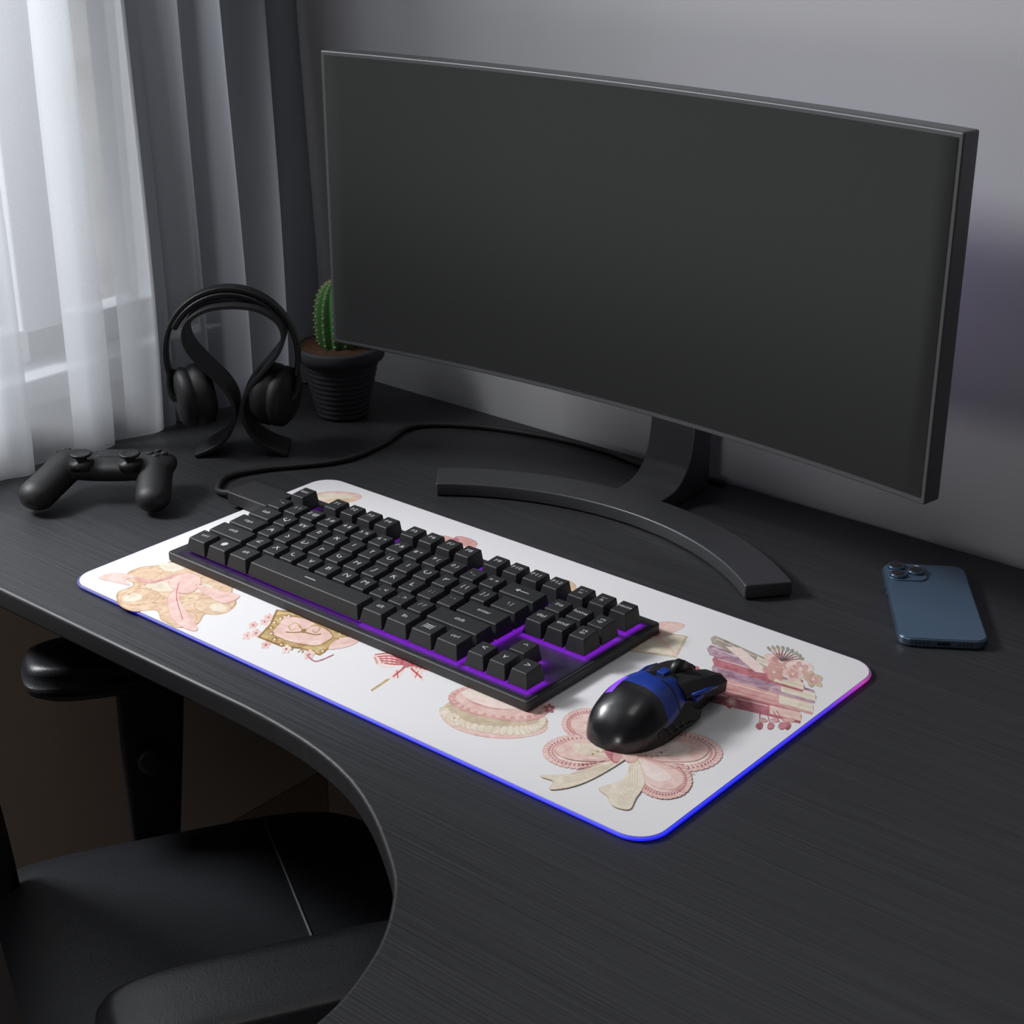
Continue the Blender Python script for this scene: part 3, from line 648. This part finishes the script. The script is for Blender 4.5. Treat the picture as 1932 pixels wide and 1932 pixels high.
# ------------------------------------------------------------ cactus
PC=(-2.005,1.918,0); pc=grp('potted_cactus',PC)
M_pot=mat('pot_clay',(.035,.035,.042),.7,noise=.2,nscale=60,bump=.4,bscale=60)
M_soil=mat('soil',(.085,.034,.018),.95,noise=.6,nscale=120,bump=1,bscale=150)
pr_=[(.038,.001),(.044,.003)]
for i in range(40):
    t=i/39; pr_.append((.045+.021*t+.0010*sin(t*2*pi*10),.004+.097*t))
pr_+=[(.070,.103),(.076,.108),(.0785,.116),(.0785,.127),(.076,.131),(.071,.131),(.069,.126),(.067,.120)]
V,F=lathe(pr_,64,PC); add('pot',V,F,M_pot,pc,True)
V=[];F=[]
n=48;R_=10
for j in range(R_+1):
    for i in range(n):
        a=2*pi*i/n; r_=.0695*j/R_; V.append((PC[0]+r_*cos(a),PC[1]+r_*sin(a),.126+random.uniform(-.0015,.003)+.004*(1-j/R_)))
for j in range(R_):
    for i in range(n): F.append((j*n+i,(j+1)*n+i,(j+1)*n+(i+1)%n,j*n+(i+1)%n))
add('soil',V,F,M_soil,pc,True)
M_cac=mat('cactus_green',(.08,.23,.06),.6,noise=.3,nscale=30)
M_spine=mat('cactus_spines',(.6,.55,.3),.7,noise=.1)
cc_=(PC[0]-.002,PC[1]+.0,0); V=[];F=[];nr=13; n=nr*8
prz=[(.030,.118),(.034,.135),(.037,.16),(.037,.185),(.034,.208),(.027,.226),(.017,.238),(.006,.243)]
prz=spline([(a,b,0) for a,b in prz],4)
for a_,z in [(p[0],p[1]) for p in prz]:
    for i in range(n):
        a=2*pi*i/n; r_=a_*(1+.10*cos(nr*a)); V.append((cc_[0]+r_*cos(a),cc_[1]+r_*sin(a),z))
m_=len(prz)
for j in range(m_-1):
    for i in range(n): F.append((j*n+i,j*n+(i+1)%n,(j+1)*n+(i+1)%n,(j+1)*n+i))
F.append(tuple((m_-1)*n+i for i in range(n)))
add('stem',V,F,M_cac,pc,True)
P=[]
for k in range(nr):
    a=2*pi*k/nr
    for j in range(2,m_-1,2):
        r_=prz[j][0]*1.10; c=(cc_[0]+r_*cos(a),cc_[1]+r_*sin(a),prz[j][1]); P.append(ellipsoid(c,(.0020,.0020,.0020),6,4))
        for q in range(5):
            d=Vector((cos(a)+random.uniform(-.8,.8),sin(a)+random.uniform(-.8,.8),random.uniform(-.5,.8))).normalized()*.0045
            P.append(tube([c,(c[0]+d.x,c[1]+d.y,c[2]+d.z)],[.0004,.0001],3))
V,F,I=merge(P); add('spines',V,F,M_spine,pc)
# ------------------------------------------------------------ office chair
MC=(-1.515,.943,0)
ch=grp('office_chair',(MC[0]+.1,MC[1]+.15,FZ))
fq=frame(MC,math.radians(-30))
def cushion(a0,a1,b0,b1,z0,z1,e=.32,puff=.012,nu=64,nv=20):
    ca,cb=(a0+a1)/2,(b0+b1)/2; ra,rb=(a1-a0)/2,(b1-b0)/2
    sg=lambda x,p: math.copysign(abs(x)**p,x)
    V=[];F=[]
    lay=[(.0,z0),(.9,z0),(.975,z0+.008),(1,z0+.025),(1,z1-.03),(.985,z1-.012),(.95,z1-.003),(.88,z1),(.6,z1+puff*.6),(.3,z1+puff),(0,z1+puff)]
    for s_,z in lay:
        s2=max(s_,.001)
        for i in range(nu):
            t=2*pi*i/nu; V.append((ca+ra*s2*sg(cos(t),e*1.3),cb+rb*s2*sg(sin(t),e*1.3),z))
    for j in range(len(lay)-1):
        for i in range(nu): F.append((j*nu+i,j*nu+(i+1)%nu,(j+1)*nu+(i+1)%nu,(j+1)*nu+i))
    return V,F
V,F=cushion(-.325,.325,-.16,.475,-.50,-.395); add('seat',*tr(fq,(V,F)),M_leather,ch,True)
V,F=tube([(-.318,.30,-.420),(-.305,.30,-.402),(-.27,.30,-.3925),(-.15,.30,-.387),(0,.30,-.3830),(.15,.30,-.387),(.28,.30,-.3925),(.318,.30,-.42)],.0018,6); add('seat_seam',*tr(fq,(V,F)),M_stitch,ch,True)
for s_,nm in((-1,'left'),(1,'right')):
    ac=-.388 if s_<0 else .398
    dz=.012 if s_<0 else 0
    V,F=cushion(ac-.062,ac+.062,-.012 if s_<0 else -.005,.40,-.180+dz,-.125+dz,e=.42,puff=.004)
    add(nm+'_armrest',*tr(fq,(V,F)),M_leather,ch,True)
    V=[];lay=[(-.165,0.0,.05),(-.30,.006,.045),(-.45,.0,.036),(-.53,-.02,.036)]
    for z,dx,hw in lay:
        for sx_,sy_ in((-1,-1),(1,-1),(1,1),(-1,1)): V.append((ac+s_*dx*1+sx_*.016,.165+sy_*hw-(-.175-z)*.05,z))
    F=[(j*4+k,j*4+(k+1)%4,(j+1)*4+(k+1)%4,(j+1)*4+k) for j in range(3) for k in range(4)]+[(0,1,2,3),(15,14,13,12)]
    add(nm+'_arm_post',*tr(fq,(V,F)),M_chair,ch,bevel=.008,seg=3)
    V,F=disc_axis((ac-s_*.020,.155,-.305),(-s_,0,0),.022,[(1,-.006),(1,.006),(.9,.010),(.5,.012)],28); add(nm+'_arm_knob',*tr(fq,(V,F)),M_metal,ch,True)
    V,F=box((min(ac,ac-s_*.2),.13,-.54),(max(ac,ac-s_*.2),.20,-.50)); add(nm+'_arm_bracket',*tr(fq,(V,F)),M_metal,ch,bevel=.005)
V=[];F=[];nu,nv=28,30
for side in(0,1):
    for j in range(nv+1):
        t=j/nv; z=-.44+1.06*t; hw=.285*(1-.35*max(0,t-.45)/.55)*(.55+.45*min(1,(1-abs(2*t-1))*6)**.5)
        for i in range(nu+1):
            u=-1+2*i/nu; 
            b=-.18+.13*abs(u)**2.2-.10*t+ (.0 if side==0 else -.07*(1-abs(u)**6)**.5*(min(1,(1-abs(2*t-1))*10))**.5)+.012*sin(t*22)*(1-abs(u))*(1 if side==0 else 0)
            V.append((u*hw,b,z))
N=(nu+1)*(nv+1)
for side in(0,1):
    for j in range(nv):
        for i in range(nu):
            a=side*N+j*(nu+1)+i; q=(a,a+1,a+nu+2,a+nu+1); F.append(q if side==0 else q[::-1])
for j in range(nv):
    for i in(0,nu):
        a=j*(nu+1)+i; F.append((a,a+nu+1,N+a+nu+1,N+a))
for i in range(nu):
    for j in(0,nv):
        a=j*(nu+1)+i; F.append((a,a+1,N+a+1,N+a))
add('backrest',*tr(fq,(V,F)),M_leather,ch,True)
V,F=tube([(0,-.16,-.53),(0,-.27,-.50),(0,-.33,-.40),(0,-.34,-.2)],.025,12); add('back_bracket',*tr(fq,(V,F)),M_metal,ch,True)
V,F=lathe([(.05,-.52),(.05,-.56),(.032,-.57),(.032,-.78),(.045,-.79),(.045,FZ+.12)],28,(0,.12,0)); add('gas_column',*tr(fq,(V,F)),M_metal,ch,True)
P=[];Q=[]
for k in range(5):
    a=2*pi*k/5+.3; d=(cos(a),sin(a))
    P.append(tube([(0,.12,FZ+.15),(d[0]*.2,.12+d[1]*.2,FZ+.13),(d[0]*.40,.12+d[1]*.40,FZ+.095)],[.04,.032,.024],10))
    for s_ in(-1,1):
        c=(d[0]*.40-d[1]*.02*s_,.12+d[1]*.40+d[0]*.02*s_,FZ+.042); Q.append(disc_axis(c,(-d[1],d[0],0),.04,[(.8,-.012),(1,-.009),(1,.009),(.8,.012)],24))
    Q.append(tube([(d[0]*.40,.12+d[1]*.40,FZ+.04),(d[0]*.40,.12+d[1]*.40,FZ+.1)],.012,8))
V,F,I=merge([tr(fq,p) for p in P]); add('star_base',V,F,M_metal,ch,True)
V,F,I=merge([tr(fq,p) for p in Q]); add('casters',V,F,M_blk,ch,True)
# ------------------------------------------------------------ lights
def area(name,p,target,sx_,sy_,power,col=(1,1,1)):
    l=bpy.data.lights.new(name,'AREA'); l.shape='RECTANGLE'; l.size=sx_*S; l.size_y=sy_*S; l.energy=power; l.color=col
    o=bpy.data.objects.new(name,l); bpy.context.collection.objects.link(o); o.location=T(p)
    d=T(target)-T(p); o.rotation_euler=d.to_track_quat('-Z','Y').to_euler(); return o
area('daylight',(-3.2,.55,1.66),(-1.1,1.8,.3),.55,.5,38,(.965,.975,1))
area('sky_light',(-2.75,1.0,1.6),(-2.2,1.8,.3),.6,1.0,6.5,(.93,.96,1))
area('overhead_fill',(-1.0,.9,2.4),(-1.1,1.5,0),.7,.7,1.8,(1,.98,.96))  # added soft fill lamp above the mat, no real fixture
area('under_desk_fill',(-.9,-.9,.1),(-2.0,1.6,-.7),.6,.6,4.5,(1,.97,.94))  # added low fill lamp, brightens the chair and the wall under the desk
area('monitor_bias_light',(-1.2,1.90,.42),(-1.2,2.09,.42),.5,.2,.06,(.5,.32,1))
w=bpy.data.worlds.new('world');sc.world=w;w.use_nodes=True; nt=w.node_tree; bg=nt.nodes['Background']; L=nt.links
tc=nt.nodes.new('ShaderNodeTexCoord'); sp_=nt.nodes.new('ShaderNodeSeparateXYZ'); L.new(tc.outputs['Generated'],sp_.inputs[0])
mr=nt.nodes.new('ShaderNodeMapRange'); mr.inputs['From Min'].default_value=-.35; mr.inputs['From Max'].default_value=-.6; L.new(sp_.outputs['X'],mr.inputs['Value'])
nz=nt.nodes.new('ShaderNodeTexNoise'); nz.inputs['Scale'].default_value=14; nz.inputs['Detail'].default_value=4; L.new(tc.outputs['Generated'],nz.inputs['Vector'])
cr=nt.nodes.new('ShaderNodeValToRGB'); cr.color_ramp.elements[0].position=.35; cr.color_ramp.elements[0].color=(.34,.34,.33,1); cr.color_ramp.elements[1].position=.65; cr.color_ramp.elements[1].color=(.70,.71,.69,1); L.new(nz.outputs['Fac'],cr.inputs[0])
mx=nt.nodes.new('ShaderNodeMix'); mx.data_type='RGBA'; mx.inputs[6].default_value=(.03,.031,.035,1); L.new(cr.outputs[0],mx.inputs[7]); L.new(mr.outputs[0],mx.inputs[0]); L.new(mx.outputs[2],bg.inputs['Color']); bg.inputs['Strength'].default_value=.85
